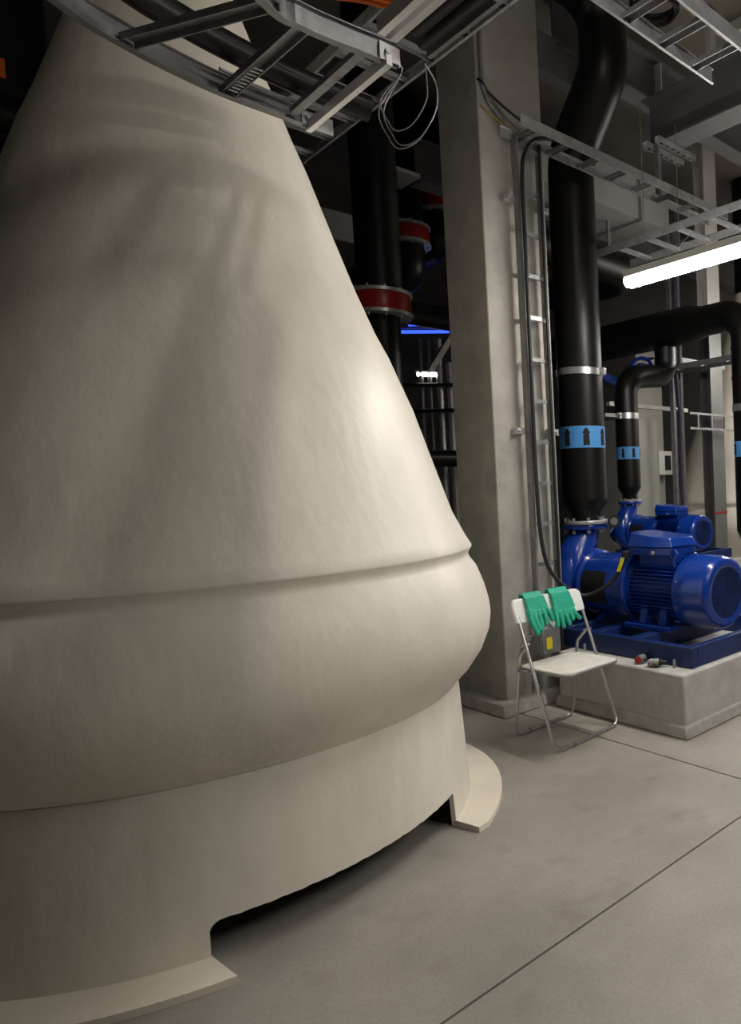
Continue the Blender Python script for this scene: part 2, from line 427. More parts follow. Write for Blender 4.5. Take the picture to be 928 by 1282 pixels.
# backrest: rounded slab in the tilted plane of the frame
bp = rrect(CX0-0.022, CX1+0.002, 0.640, 0.762, 0.012, 0.035)
o = part('backrest', MB().prism([(x, fy(z)-0.014, z) for x, z in bp], (0, 0.026, 0)), M_whitep, t, True, 0.006)
hh = rrect(2.385, 2.43, 0.725, 0.745, 0.008, 0.008)
for (x, s) in ((CX0+0.004, -1), (CX1-0.012, 1)):
    part('hinge_bracket', MB().box((x-0.006, 2.97, 0.376), (x+0.024 if s < 0 else x+0.008, 3.04, 0.388)), M_galvd, t, True, 0.002)
    part('rivet', MB().lathe([(0.0, -0.03), (0.008, -0.028), (0.008, 0.028), (0.0, 0.03)], (x, fy(0.53), 0.53), 'x', 12), M_chrome, t)
for x in (CX0+0.10, CX1-0.10):
    q = (x-CX0)/(CX1-CX0)
    part('foot_pad', MB().tube([(x, 2.735+0.03*q, 0.0105), (x+0.025, 2.737+0.03*q, 0.0105)], 0.0103, 12), M_galvd, t)
    part('foot_pad', MB().tube([(x, 3.105+0.015*q, 0.0105), (x+0.025, 3.106+0.015*q, 0.0105)], 0.0103, 12), M_galvd, t)

# ================================================================== RUBBER GLOVES over the backrest
def glove(label, palm, fingers, loc):
    mb = MB()
    off = 0.016
    def P(x, z, d=0): return (x, fy(z)-0.014-off-d, z)
    mb.prism([P(x, z, 0.010) for x, z in palm], (0, 0.020, 0))
    for f, r in fingers:
        pts = bez([P(x, z, dd) for x, z, dd in f], 5)
        n = len(pts); rs = [r*(1.0-0.22*i/(n-1)) for i in range(n)]
        d = (pts[-1]-pts[-2]).normalized()
        pts = pts+[pts[-1]+d*r*0.45, pts[-1]+d*r*0.72]; rs = rs+[r*0.55, r*0.15]
        mb.tube(pts, rs, 12)
    # cuff folded over the top edge and hanging behind the backrest
    xs = [p[0] for p in palm]; z1 = max(p[1] for p in palm)
    xa, xb = min(p[0] for p in palm if p[1] > z1-0.02), max(p[0] for p in palm if p[1] > z1-0.02)
    prof = []
    inner = [(fy(.70)-0.020, 0.70), (fy(.755)-0.020, 0.757), (fy(.77)-0.012, 0.772), (fy(.77)+0.012, 0.772), (fy(.755)+0.018, 0.757), (fy(.69)+0.020, 0.69)]
    outer = [(fy(.69)+0.030, 0.69), (fy(.757)+0.028, 0.760), (fy(.772)+0.014, 0.786), (fy(.772)-0.014, 0.786), (fy(.757)-0.030, 0.760), (fy(.70)-0.034, 0.70)]
    mb.prism([(xa, y, z) for y, z in inner+outer], (xb-xa, 0, 0))
    o = solo('rubber_glove', mb, M_glove, label, 'glove', loc, 'green rubber gloves on the chair back')
    rm = o.modifiers.new('weld', 'REMESH'); rm.mode = 'VOXEL'; rm.voxel_size = 0.0028; rm.use_smooth_shade = True
    sm = o.modifiers.new('soft', 'SMOOTH'); sm.factor = 0.5; sm.iterations = 3
    return o
glove('left green rubber glove draped over the white chair back',
      [(2.246, 0.765), (2.368, 0.765), (2.378, 0.72), (2.384, 0.69), (2.36, 0.668), (2.265, 0.672), (2.246, 0.70)],
      [([(2.256, 0.70, 0), (2.251, 0.64, 0.006), (2.268, 0.578, 0.012)], 0.0162),
       ([(2.280, 0.69, 0), (2.275, 0.64, 0.014), (2.279, 0.600, 0.020)], 0.0155),
       ([(2.308, 0.69, 0), (2.309, 0.63, 0.004), (2.299, 0.590, 0.006)], 0.0162),
       ([(2.340, 0.69, 0), (2.345, 0.645, 0.006), (2.339, 0.615, 0.008)], 0.0155),
       ([(2.362, 0.70, 0), (2.382, 0.66, 0.006), (2.385, 0.630, 0.008)], 0.0162)], (2.315, fy(.75), 0.565))
glove('right green rubber glove draped over the white chair back',
      [(2.420, 0.765), (2.547, 0.765), (2.556, 0.72), (2.562, 0.68), (2.545, 0.645), (2.45, 0.640), (2.418, 0.68)],
      [([(2.424, 0.69, 0), (2.415, 0.63, 0.008), (2.408, 0.594, 0.010)], 0.0155),
       ([(2.452, 0.66, 0), (2.449, 0.615, 0.006), (2.447, 0.582, 0.008)], 0.0162),
       ([(2.484, 0.66, 0), (2.487, 0.615, 0.006), (2.493, 0.590, 0.010)], 0.0162),
       ([(2.514, 0.66, 0), (2.521, 0.630, 0.008), (2.520, 0.612, 0.012)], 0.0155),
       ([(2.540, 0.665, 0), (2.555, 0.630, 0.006), (2.572, 0.609, 0.010)], 0.0155),
       ], (2.49, fy(.75), 0.57))

# ================================================================== BLUE PUMPS
PX, PZ, PB = 3.30, 0.68, 0.335
def make_pump():
    t = thing('blue_pump', 'large blue pump set with ribbed motor nearest the chair', 'pump', (PX, 3.10, PB), 'blue pump sets')
    # base frame: four channel rails round an open middle
    x0, x1, y0, y1, zt, zb = 2.84, 3.76, 2.365, 3.47, PB+0.115, PB
    rails = [((x0, y0, zb), (x0+0.05, y1, zt)), ((x1-0.05, y0, zb), (x1, y1, zt)), ((x0+0.05, y0, zb), (x1-0.05, y0+0.05, zt)), ((x0+0.05, y1-0.05, zb), (x1-0.05, y1, zt))]
    for a, bb in rails: part('frame_rail', MB().box(a, bb), M_blued, t, True, 0.006)
    for yy in (2.85, 3.20): part('cross_member', MB().box((x0+0.05, yy-0.04, zb), (x1-0.05, yy+0.04, zt-0.006)), M_blued, t, True, 0.004)
    part('rear_pedestal', MB().box((PX-0.2, 3.58, zb), (PX+0.2, 3.82, zt-0.006)), M_blued, t, True, 0.004)
    for yy in (2.47, 3.2): part('anchor_bolt', MB().tube([(x0-0.028, yy, zb), (x0-0.028, yy, zb+0.045)], 0.009, 8), M_galvd, t)
    # fan cover with rounded rim
    o = part('fan_cover', MB().lathe([(0.155, 2.456), (0.160, 2.452), (0.196, 2.452), (0.206, 2.458), (0.217, 2.474), (0.223, 2.500), (0.224, 2.60), (0.2255, 2.606), (0.2255, 2.70), (0.222, 2.708), (0.19, 2.708)], (PX, 0, PZ), 'y', 56), M_blue, t, ang=50)
    g = MB()
    for i, r in enumerate([0.012+0.0098*q for q in range(15)]):
        g.lathe([(r-0.0024, 2.462), (r-0.0024, 2.457), (r+0.0024, 2.457), (r+0.0024, 2.462)], (PX, 0, PZ), 'y', 40)
    for q in range(4):
        a = 2*pi*q/4+0.4; g.tube([(PX+0.01*cos(a), 2.461, PZ+0.01*sin(a)), (PX+0.155*cos(a), 2.461, PZ+0.155*sin(a))], 0.0014, 6)
    part('fan_grille', g, M_blued, o, kind='stuff')
    part('grille_backing', MB().lathe([(0.0, 2.468), (0.156, 2.468), (0.156, 2.456)], (PX, 0, PZ), 'y', 40), mat('grille_dark_blue', (0.006, 0.02, 0.09), 0.5), o)
    for a in (20, 160, 250, 300):
        q = radians(a); part('cover_screw', MB().lathe([(0, 0.0), (0.008, 0.002), (0.009, 0.008), (0.0, 0.010)], (PX+0.222*cos(q), 2.675, PZ+0.222*sin(q)), 'z', 8), M_galv, o)
    # motor stator and cooling fins
    o = part('motor_body', MB().lathe([(0.0, 2.70), (0.175, 2.70), (0.175, 3.08), (0.20, 3.085), (0.20, 3.115), (0.0, 3.115)], (PX, 0, PZ), 'y', 48), M_blue, t)
    f = MB()
    for i in range(52):
        a = 2*pi*(i+0.5)/52; ca, sa = cos(a), sin(a)
        if sa < -0.72: continue
        w_ = 0.0028; L = 0.212
        vs = []
        for yy in (2.712, 3.075):
            for (r, s) in ((0.17, -1), (L, -0.6), (L, 0.6), (0.17, 1)):
                vs.append((PX+r*ca-s*w_*sa, yy, PZ+r*sa+s*w_*ca))
        f.add(vs, [(0,1,2,3), (7,6,5,4), (0,4,5,1), (1,5,6,2), (2,6,7,3), (3,7,4,0)])
    part('cooling_fins', f, M_blue, o, False, kind='stuff')
    for s in (-1, 1):
        xa = PX+s*0.155
        part('motor_foot', MB().box((xa-0.075, 2.73, zt), (xa+0.075, 3.11, zt+0.028)), M_blue, t, True, 0.004)
        for yy in (2.79, 2.95):
            part('foot_rib', MB().prism([(xa-0.045*1, yy, zt+0.028), (xa+0.055, yy, zt+0.028), (PX+s*0.12, yy, PZ-0.09), (PX+s*0.165, yy, PZ-0.07)] if s < 0 else
                                        [(xa+0.045, yy, zt+0.028), (xa-0.055, yy, zt+0.028), (PX+s*0.12, yy, PZ-0.09), (PX+s*0.165, yy, PZ-0.07)], (0, 0.06, 0)), M_blue, t, True, 0.003)
    # terminal box with a chamfered lid
    zb2 = 0.875
    part('terminal_neck', MB().box((3.17, 2.75, zb2-0.06), (3.40, 3.05, zb2+0.03)), M_blue, t, True, 0.006)
    hx = [(3.15, 2.76), (3.36, 2.74), (3.42, 2.79), (3.42, 3.10), (3.38, 3.16), (3.20, 3.16), (3.12, 3.09), (3.11, 2.90)]
    bx = part('terminal_box', MB().prism([(x, y, zb2+0.03) for x, y in hx], (0, 0, 0.05)), M_blue, t, True, 0.006)
    lid = MB(); n = len(hx); cxm, cym = 3.26, 2.95
    vs = [(x+(x-cxm)*0.05, y+(y-cym)*0.05, zb2+0.082) for x, y in hx]+[(cxm+(x-cxm)*0.90, cym+(y-cym)*0.93, zb2+0.150+0.08*(y-2.92)) for x, y in hx]
    lid.add(vs, [tuple(range(n-1, -1, -1)), tuple(range(n, 2*n))]+[(i, (i+1) % n, n+(i+1) % n, n+i) for i in range(n)])
    part('lid', lid, M_blue, bx, True, 0.005)
    part('eye_bolt', MB().tube([(3.15, 2.735+0.026*cos(2*pi*i/16), 0.915+0.026*sin(2*pi*i/16)) for i in range(16)], 0.0075, 8, closed=True).tube([(3.15, 2.735, 0.84), (3.15, 2.735, 0.892)], 0.010, 8), M_blue, t)
    part('gland_screw', MB().lathe([(0, -0.02), (0.011, -0.018), (0.011, 0.0)], (3.115, 2.87, 0.925), 'x', 10), M_galv, t)
    # adapter (bell housing) with dark mesh guards
    o = part('bell_housing', MB().lathe([(0.0, 3.115), (0.226, 3.115), (0.230, 3.122), (0.230, 3.145), (0.212, 3.16), (0.212, 3.25), (0.205, 3.54), (0.222, 3.56), (0.222, 3.60), (0.0, 3.60)], (PX, 0, PZ), 'y', 48), M_blue, t)
    gm = MB()
    for (c0, c1) in ((radians(150), radians(212)),):
        vs = []; nn = 10
        for i in range(nn+1):
            a = c0+(c1-c0)*i/nn
            for (yy) in (3.30, 3.52):
                vs.append((PX+0.2125*cos(a), yy, PZ+0.2075*sin(a)))
            for (yy) in (3.30, 3.52):
                vs.append((PX+0.190*cos(a), yy, PZ+0.190*sin(a)))
        fs = [(i*4, (i+1)*4, (i+1)*4+1, i*4+1) for i in range(nn)]+[(i*4, i*4+2, (i+1)*4+2, (i+1)*4) for i in range(nn)]+[(i*4+1, (i+1)*4+1, (i+1)*4+3, i*4+3) for i in range(nn)]+[(0, 1, 3, 2), (nn*4, nn*4+2, nn*4+3, nn*4+1)]
        gm.add(vs, fs)
    part('mesh_guard', gm, M_black, o, label='black mesh guard')
    for a in range(0, 360, 45):
        q = radians(a+20); part('housing_bolt', MB().lathe([(0.0, 3.105), (0.012, 3.107), (0.012, 3.116)], (PX+0.217*cos(q), 0, PZ+0.217*sin(q)), 'y', 6), M_blue, o)
    part('support_foot', MB().prism([(PX-0.17, 3.39, zt), (PX+0.17, 3.39, zt), (PX+0.10, 3.39, PZ-0.18), (PX-0.10, 3.39, PZ-0.18)], (0, 0.05, 0)), M_blue, t, True, 0.004)
    # volute casing: radius grows round towards the discharge neck
    vo = MB(); n = 64; pr = [(0.60, 3.60), (0.80, 3.602), (0.93, 3.62), (0.985, 3.655), (1.0, 3.70), (0.985, 3.745), (0.93, 3.78), (0.80, 3.80), (0.55, 3.805), (0.0, 3.81)]
    vs = []
    for (k_, yy) in pr:
        for j in range(n):
            a = 2*pi*j/n
            R = 0.240+0.060*(1-((a-pi/2) % (2*pi))/(2*pi))
            vs.append((PX+k_*R*cos(a), yy, PZ+k_*R*sin(a)))
    vo.add(vs, [(i*n+j, i*n+(j+1) % n, (i+1)*n+(j+1) % n, (i+1)*n+j) for i in range(len(pr)-1) for j in range(n)])
    o = part('volute', vo, M_blue, t, ang=50)
    neck = MB().tube(bez([(PX-0.13, 3.70, 0.72), (PX-0.10, 3.70, 0.86), (PX-0.02, 3.70, 0.99), (PX, 3.70, 1.06)], 6), [0.135-0.0021*i for i in range(19)], 32)
    part('discharge_neck', neck, M_blue, o)
    part('discharge_flange', MB().lathe([(0.09, 1.050), (0.158, 1.050), (0.160, 1.053), (0.160, 1.079), (0.158, 1.082), (0.09, 1.082)], (PX, 3.70, 0), 'z', 40), M_blue, t)
    fb = [(PX+0.134*cos(radians(a)), 3.70+0.134*sin(radians(a)), 1.03) for a in range(15, 375, 45)]
    copies('flange_bolt', MB().lathe([(0.0, -0.008), (0.013, -0.008), (0.013, 0.012), (0.008, 0.012), (0.008, 0.088), (0.013, 0.088), (0.013, 0.10), (0.0, 0.10)], (0, 0, 0), 'z', 8), M_stain, t, fb, (0, 0, 0))
    part('suction_flange', MB().lathe([(0.13, 3.81), (0.13, 3.90), (0.19, 3.90), (0.19, 3.93), (0.0, 3.93)], (PX, 0, PZ), 'y', 32), M_blue, t)
    part('pump_foot', MB().box((PX-0.14, 3.64, zt-0.006), (PX+0.14, 3.76, PZ-0.2)), M_blue, t, True, 0.004)
    return t
pump = make_pump()
p2 = copy_tree(pump); p2.location = (4.30, 3.83, 0.722); p2.scale = (0.645,)*3
p2['label'] = 'smaller blue pump set standing behind the large one'

# ================================================================== VERTICAL BLACK PIPES with blue arrow bands
def arrow_band(t, cx, cy, r, z0, z1, pitch=55, a_off=0, scale=1.0):
    bnd = part('flow_label', MB().lathe([(r+0.0005, z0), (r+0.0018, z0), (r+0.0018, z1), (r+0.0005, z1)], (cx, cy, 0), 'z', 48), M_band, t, label='pale blue flow label with black arrows')
    h = (z1-z0); w_ = 0.034*scale
    for q in range(int(360/pitch)):
        a0 = radians(a_off+q*pitch); m = MB()
        def P(s, z): a = a0+s/r; return (cx+(r+0.0030)*cos(a), cy+(r+0.0030)*sin(a), z)
        zb, zt = z0+h*0.10, z1-h*0.10
        rows = [(zb, 0.62), (zb+h*0.10, 0.66), (zb+h*0.44, 0.60), (zt-h*0.26, 0.52), (zt-h*0.24, 0.82), (zt-h*0.10, 0.5), (zt-h*0.02, 0.22), (zt, 0.05)]
        vs = []
        for (z, s) in rows: vs += [P(-s*w_, z), P(0, z-(0.006*scale if z == zb else 0)+(0.010*scale if z == zb else 0)), P(s*w_, z)]
        m.add(vs, [(i*3+j, i*3+j+1, (i+1)*3+j+1, (i+1)*3+j) for i in range(len(rows)-1) for j in (0, 1)])
        part('flow_arrow', m, M_black, bnd, False)
def clamp_ring(t, cx, cy, r, z0, z1, dirv, name='pipe_clamp'):
    c = part(name, MB().lathe([(r, z0), (r+0.006, z0), (r+0.006, z1), (r, z1)], (cx, cy, 0), 'z', 48), M_stain, t, label='steel pipe clamp')
    d = V3((dirv[0], dirv[1], 0)).normalized(); s = V3((-d.y, d.x, 0))
    c0 = V3((cx, cy, 0))+d*(r+0.012)
    for k_ in (-1, 1):
        p = [c0+s*(k_*0.012-0.003)-d*0.008, c0+s*(k_*0.012+0.003)-d*0.008, c0+s*(k_*0.012+0.003)+d*0.03, c0+s*(k_*0.012-0.003)+d*0.03]
        part('clamp_lug', MB().prism([(q.x, q.y, z0) for q in p], (0, 0, z1-z0)), M_stain, c, False)
    q = c0+d*0.013; part('clamp_bolt', MB().tube([q-s*0.03+V3((0,0,(z0+z1)/2)), q+s*0.03+V3((0,0,(z0+z1)/2))], 0.006, 8), M_stain, c)

R1 = 0.158; c1 = (3.30, 3.68)
t = thing('discharge_pipe', 'thick black pipe rising from the large blue pump', 'pipe', (c1[0], c1[1], 1.083), 'black pipes rising from the pumps')
pth = fillet([(3.30, 3.68, 1.26), (3.30, 3.68, 3.62), (3.30, 3.315, 4.06), (3.30, 3.315, 4.52), (1.70, 3.315, 4.52)], [0.40, 0.30, 0.40], 12)
o = part('pipe_run', MB().tube(pth, R1, 40), M_blackp, t)
part('reducer', MB().lathe([(0.105, 1.112), (0.105, 1.165), (R1+0.001, 1.235), (R1+0.001, 1.262)], (c1[0], c1[1], 0), 'z', 40), M_blackp, t)
part('backing_flange', MB().lathe([(0.10, 1.086), (0.157, 1.086), (0.159, 1.09), (0.159, 1.106), (0.157, 1.11), (0.10, 1.11)], (c1[0], c1[1]+0.0, 0), 'z', 40), M_galv, t)
part('weld_bead', MB().lathe([(R1, 1.262), (R1+0.003, 1.265), (R1, 1.268)], (c1[0], c1[1], 0), 'z', 40), M_blackp, t)
arrow_band(t, c1[0], c1[1], R1, 1.615, 1.765, 50, a_off=-172)
clamp_ring(t, c1[0], c1[1], R1, 2.120, 2.165, (0.35, -1))
# gauge at the flange
gz = 1.095; gp = V3((3.43, 3.53, gz))
gd = V3((-gp.x, -gp.y, 0.2)).normalized()
t = thing('pressure_gauge', 'small round black-rimmed gauge beside the large pump flange', 'gauge', tuple(gp))
gs = gd.cross(V3((0, 0, 1))).normalized()
part('gauge_body', MB().tube([gp, gp+gd*0.03], 0.046, 24), M_black, t)
part('gauge_face', MB().tube([gp+gd*0.0301, gp+gd*0.0315], 0.027, 24), M_glass, t)
part('gauge_stem', MB().tube([gp+V3((0, 0, -0.03)), gp+V3((-0.02, 0.03, -0.075))], 0.009, 8), M_stain, t)

R2 = 0.101; c2 = (4.30, 4.217)
t = thing('discharge_pipe', 'slimmer black pipe rising from the smaller rear pump', 'pipe', (c2[0], c2[1], 1.206), 'black pipes rising from the pumps')
pth = fillet([(4.30, 4.217, 1.34), (4.30, 4.217, 2.28), (4.84, 4.217, 2.34), (4.84, 4.217, 2.596)], [0.19, 0.2], 10)
part('pipe_run', MB().tube(pth, R2, 32), M_blackp, t)
part('reducer', MB().lathe([(0.065, 1.225), (0.065, 1.265), (R2+0.001, 1.325), (R2+0.001, 1.345)], (c2[0], c2[1], 0), 'z', 32), M_blackp, t)
part('backing_flange', MB().lathe([(0.06, 1.207), (0.101, 1.207), (0.101, 1.222), (0.06, 1.222)], (c2[0], c2[1], 0), 'z', 32), M_galv, t)
arrow_band(t, c2[0], c2[1], R2, 1.57, 1.675, 52, a_off=-160, scale=0.62)
clamp_ring(t, c2[0], c2[1], R2, 1.915, 1.965, (-0.8, -0.2))
part('clamp_bracket', MB().box((4.02, 4.19, 1.925), (4.20, 4.25, 1.955)), M_stain, t, False)

t = thing('manifold_pipe', 'black manifold pipe bending down at the right edge of the picture', 'pipe', (4.84, 3.2, 0.6))
mp = fillet([(4.84, 3.31, 0.95), (4.84, 3.31, 2.76), (4.84, 5.9, 2.76)], [0.22], 12)
mp = mp[:-1]+[V3((4.84, 3.75, 2.76)), V3((4.84, 3.9, 2.76)), V3((4.84, 5.9, 2.76))]
part('pipe_run', MB().tube(mp, [0.13]*(len(mp)-2)+[0.165, 0.165], 36), M_blackp, t)
part('reducer', MB().lathe([(0.09, 0.72), (0.09, 0.83), (0.131, 0.93), (0.131, 0.96)], (4.84, 3.31, 0), 'z', 32), M_blackp, t)
part('stand_foot', MB().lathe([(0.16, 0.0), (0.16, 0.03), (0.06, 0.03), (0.06, 0.72)], (4.84, 3.31, 0), 'z', 24), M_galvd, t)
arrow_band(t, 4.84, 3.31, 0.13, 1.55, 1.68, 50, a_off=-150, scale=0.8)
clamp_ring(t, 4.84, 3.31, 0.13, 1.93, 1.99, (-1, -0.6))
for z in (2.45, 2.2): part('coupling_ring', MB().lathe([(0.13, z), (0.136, z+0.004), (0.136, z+0.02), (0.13, z+0.024)], (4.84, 3.31, 0), 'z', 36), M_blackp, t)

# ================================================================== CABLE LADDERS
RAILP = [(0.0, 0.0), (0.012, 0.0), (0.012, 0.003), (0.003, 0.003), (0.003, 0.047), (0.012, 0.047), (0.012, 0.05), (0.0, 0.05)]
def chan(p0, p1, up=(0, 0, 1), w_=0.020, h=0.02, th=0.003):
    """C-channel rung open downwards"""
    a, bb = V3(p0), V3(p1); d = (bb-a).normalized(); u = V3(up); s = d.cross(u).normalized(); m = MB()
    pr = [(-w_, 0), (-w_, h), (w_, h), (w_, 0), (w_-th, 0), (w_-th, h-th), (-w_+th, h-th), (-w_+th, 0)]
    vs = [q+s*x+u*z for q in (a, bb) for x, z in pr]; n = 8
    m.add(vs, [(j, (j+1) % n, n+(j+1) % n, n+j) for j in range(n)]+[(0, 1, 6, 7), (1, 2, 5, 6), (2, 3, 4, 5), (n+7, n+6, n+1, n), (n+6, n+5, n+2, n+1), (n+5, n+4, n+3, n+2)])
    return m
def ladder(label, axis, a0, a1, s0, s1, z, rungs, m=None, mr=None, railh=0.05, rods=(), group='galvanised cable ladders', rod_h=1.0):
    """horizontal cable ladder along an axis, between the side coordinates s0 and s1"""
    m = m or M_galvd; mr = mr or m
    def P(a, s, zz): return (a, s, zz) if axis == 'x' else (s, a, zz)
    t = thing('cable_ladder', label, 'cable ladder', P((a0+a1)/2, (s0+s1)/2, z), group)
    for s, dr in ((s0, 1), (s1, -1)):
        r = MB(); k_ = railh/0.05
        pr = [(s+dr*x, z+zz*k_) for x, zz in RAILP]; n = len(pr)
        r.add([P(a, ss, zz) for a in (a0, a1) for ss, zz in pr], [(j, (j+1) % n, n+(j+1) % n, n+j) for j in range(n)]+[tuple(range(n)), tuple(n+j for j in range(n))])
        part('side_rail', r, m, t, False)
    lo, hi = min(s0, s1)+0.004, max(s0, s1)-0.004
    copies('rung', chan(P(0, lo, z+0.006), P(0, hi, z+0.006)), mr, t, [P(a, 0, z) for a in rungs], P(0, 0, z), False)
    for a in rods:
        for s in (s0-0.012, s1+0.012): part('hanger_rod', MB().tube([P(a, s, z), P(a, s, z+rod_h)], 0.003, 6), M_galvd, t)
    return t
def frange(a, bb, st):
    out = []
    while a <= bb+1e-6: out.append(a); a += st
    return out
ladder('cable ladder running right from the column past the thick black pipe', 'x', 2.55, 4.55, 3.245, 3.44, 3.425, frange(2.66, 4.5, 0.25), M_galv, M_galvd, 0.06)
ladder('near overhead cable ladder in the top right corner', 'x', 0.9, 2.375, 1.525, 1.755, 3.0, frange(1.09, 2.36, 0.1925*1.0+0.0), M_galvd, M_galvd, 0.06)
ladder('cable ladder above the bright lamp', 'y', 0.4, 3.68, 3.52, 3.86, 3.0, frange(0.5, 3.66, 0.27), M_galvd, M_galv, 0.05, rods=(3.2,), rod_h=0.90)
ladder('dim cable ladder running away behind the tank top', 'y', 1.9, 5.4, 1.40, 1.72, 3.2, frange(2.0, 5.3, 0.25), M_galvd, M_galvd, 0.05, rods=(2.6, 5.0), rod_h=1.7)
# curved ladder bend over the tank
def arc_rail(pts, label=None):
    return bez(pts, 8)
t = thing('cable_ladder', 'curved near cable ladder bend crossing in front of the tank top', 'cable ladder', (0.8, 2.2, 2.58), 'galvanised cable ladders')
ZC = 2.585
outer = bez([(-0.35, 1.35, ZC), (0.10, 2.02, ZC), (0.41, 2.305, ZC), (0.55, 2.385, ZC), (0.70, 2.435, ZC), (0.82, 2.458, ZC), (1.045, 2.465, ZC)], 6)
inner = bez([(0.10, 1.05, ZC), (0.45, 1.66, ZC), (0.74, 1.925, ZC), (0.83, 1.95, ZC), (0.92, 1.948, ZC), (1.085, 1.93, ZC)], 6)
part('side_rail', MB().sweep([(-0.008, 0.0), (0.018, 0.0), (0.018, 0.003), (0.003, 0.003), (0.003, 0.06), (0.018, 0.06), (0.018, 0.063), (-0.008, 0.063), (-0.008, 0.06), (0, 0.06), (0, 0.003), (-0.008, 0.003)], outer), M_galvd, t, False)
part('side_rail', MB().sweep([(0.008, 0.0), (-0.018, 0.0), (-0.018, 0.003), (-0.003, 0.003), (-0.003, 0.06), (-0.018, 0.06), (-0.018, 0.063), (0.008, 0.063), (0.008, 0.06), (0, 0.06), (0, 0.003), (0.008, 0.003)], inner), M_galvd, t, False)
part('rung', chan((0.555, 2.375, ZC+0.006), (0.755, 1.925, ZC+0.006), w_=0.022), M_galvd, t, False)
part('rung', chan((0.815, 2.447, ZC+0.006), (0.84, 1.955, ZC+0.006), w_=0.020), M_galvd, t, False)
part('rung', chan((0.16, 2.06, ZC+0.006), (0.50, 1.70, ZC+0.006), w_=0.020), M_galvd, t, False)
slots = MB()
for q in range(9):
    u_ = 0.06+q*0.035; y = 2.447-u_*1.25*0.49; x = 0.815+0.025*(2.447-y)/0.49
    slots.box((x-0.012, y-0.004, ZC+0.0035), (x+0.012, y+0.004, ZC+0.006))
part('rung_teeth', slots, M_galv, t, False, kind='stuff')
part('end_bar', MB().box((1.045, 1.92, ZC-0.012), (1.062, 2.47, ZC+0.02)), M_galv_lit, t, False, label='bright end bar')
for (y, dx) in ((2.46, 0.10), (1.93, 0.06)):
    part('coupler', MB().box((1.03, y-0.004, ZC), (1.03+dx, y+0.004, ZC+0.05)), M_galv, t, False)
    part('coupler_bolt', MB().lathe([(0, -0.006), (0.008, -0.006), (0.008, 0.012), (0, 0.014)], (1.05, y-0.008, ZC+0.026), 'y', 8), M_galv, t)
part('rest_strip', MB().tube(bez([(0.78, 2.40, ZC+0.05), (0.95, 2.43, ZC+0.052), (1.10, 2.40, ZC+0.05)], 6), 0.006, 6), M_galvd, t)
part('brace', MB().box((0.985, 1.96, ZC+0.012), (1.01, 2.44, ZC+0.03)), M_galvd, t, False)
# narrow trunking that carries the orange cables
t = thing('cable_trunking', 'narrow bright cable trunking leaving the curved ladder end', 'cable ladder', (1.07, 1.2, 2.60))
for x in (1.00, 1.035): part('side_rail', MB().box((x-0.010, 0.2, 2.605), (x+0.010, 1.86, 2.65)), M_galv_lit, t, False)
part('side_rail', MB().box((1.135, 0.2, 2.605), (1.147, 1.86, 2.65)), M_galvd, t, False)
for y in (0.5, 1.0, 1.5): part('cross_tie', MB().box((1.045, y-0.012, 2.60), (1.135, y+0.012, 2.604)), M_galvd, t, False)
solo('trunking_cable', MB().tube([(1.068, 0.2, 2.625), (1.068, 1.80, 2.625)], 0.020, 10), M_dark, 'black cable lying beside the bright rails of the narrow trunking', 'cable')
solo('trunking_cable', MB().tube([(1.110, 0.2, 2.623), (1.110, 1.84, 2.623)], 0.018, 10), M_dark, 'black cable lying beside the dull rail of the narrow trunking', 'cable')
# vertical ladder fixed to the column
t = thing('vertical_cable_ladder', 'tall vertical cable ladder fixed to the concrete column', 'cable ladder', (2.73, 3.44, 0.15), 'galvanised cable ladders')
for x in (2.640, 2.815): part('side_rail', MB().box((x-0.006, 3.405, 0.13), (x+0.006, 3.455, 3.46)), M_galvd, t, False)
rz = frange(0.375, 3.4, 0.2515)
copies('rung', chan((2.646, 3.43, 0), (2.809, 3.43, 0), up=(0, -1, 0), w_=0.012, h=0.018), M_galvd, t, [(0, 0, z) for z in rz], (0, 0, 0), False)
for z in (0.42, 1.70, 3.08):
    for s, x in ((-1, 2.60), (1, 2.855)):
        part('wall_bracket', MB().box((x-0.035, 3.445, z-0.02), (x+0.035, 3.488, z+0.02)), M_galv, t, False)
        part('bracket_bolt', MB().lathe([(0, 3.43), (0.010, 3.432), (0.010, 3.446)], (x+s*0.015, 0, z), 'y', 8), M_galv, t)

# ================================================================== CABLES
o = solo('power_cable', MB().tube(bez([(3.10, 3.36, 3.50), (2.95, 3.37, 3.51), (2.78, 3.385, 3.47), (2.69, 3.39, 3.37), (2.655, 3.39, 3.21), (2.65, 3.385, 2.8), (2.648, 3.385, 2.0), (2.648, 3.385, 1.4), (2.66, 3.38, 1.05), (2.70, 3.37, 0.86), (2.78, 3.33, 0.735), (2.90, 3.30, 0.66), (2.98, 3.22, 0.69), (3.02, 3.14, 0.75), (3.04, 3.09, 0.83), (3.055, 3.06, 0.905)], 8), 0.0125, 12), M_dark,
         'black power cable looping from the vertical ladder to the large pump', 'cable', (2.65, 3.385, 0.68))
o2 = part('cable_gland', MB().lathe([(0.0, 0.0), (0.022, 0.0), (0.026, 0.01), (0.026, 0.035), (0.018, 0.04), (0.0, 0.045)], (3.06, 3.055, 0.895), 'z', 12), M_dark, o)
for (dx, dy) in ((-0.014, 0.004), (-0.010, -0.010)):
    part('earth_wire', MB().tube([(3.045+dx, 3.06+dy, 0.895), (3.025+dx, 3.085+dy, 0.81)], 0.005, 8), M_yellow, o, label='yellow earth wire')
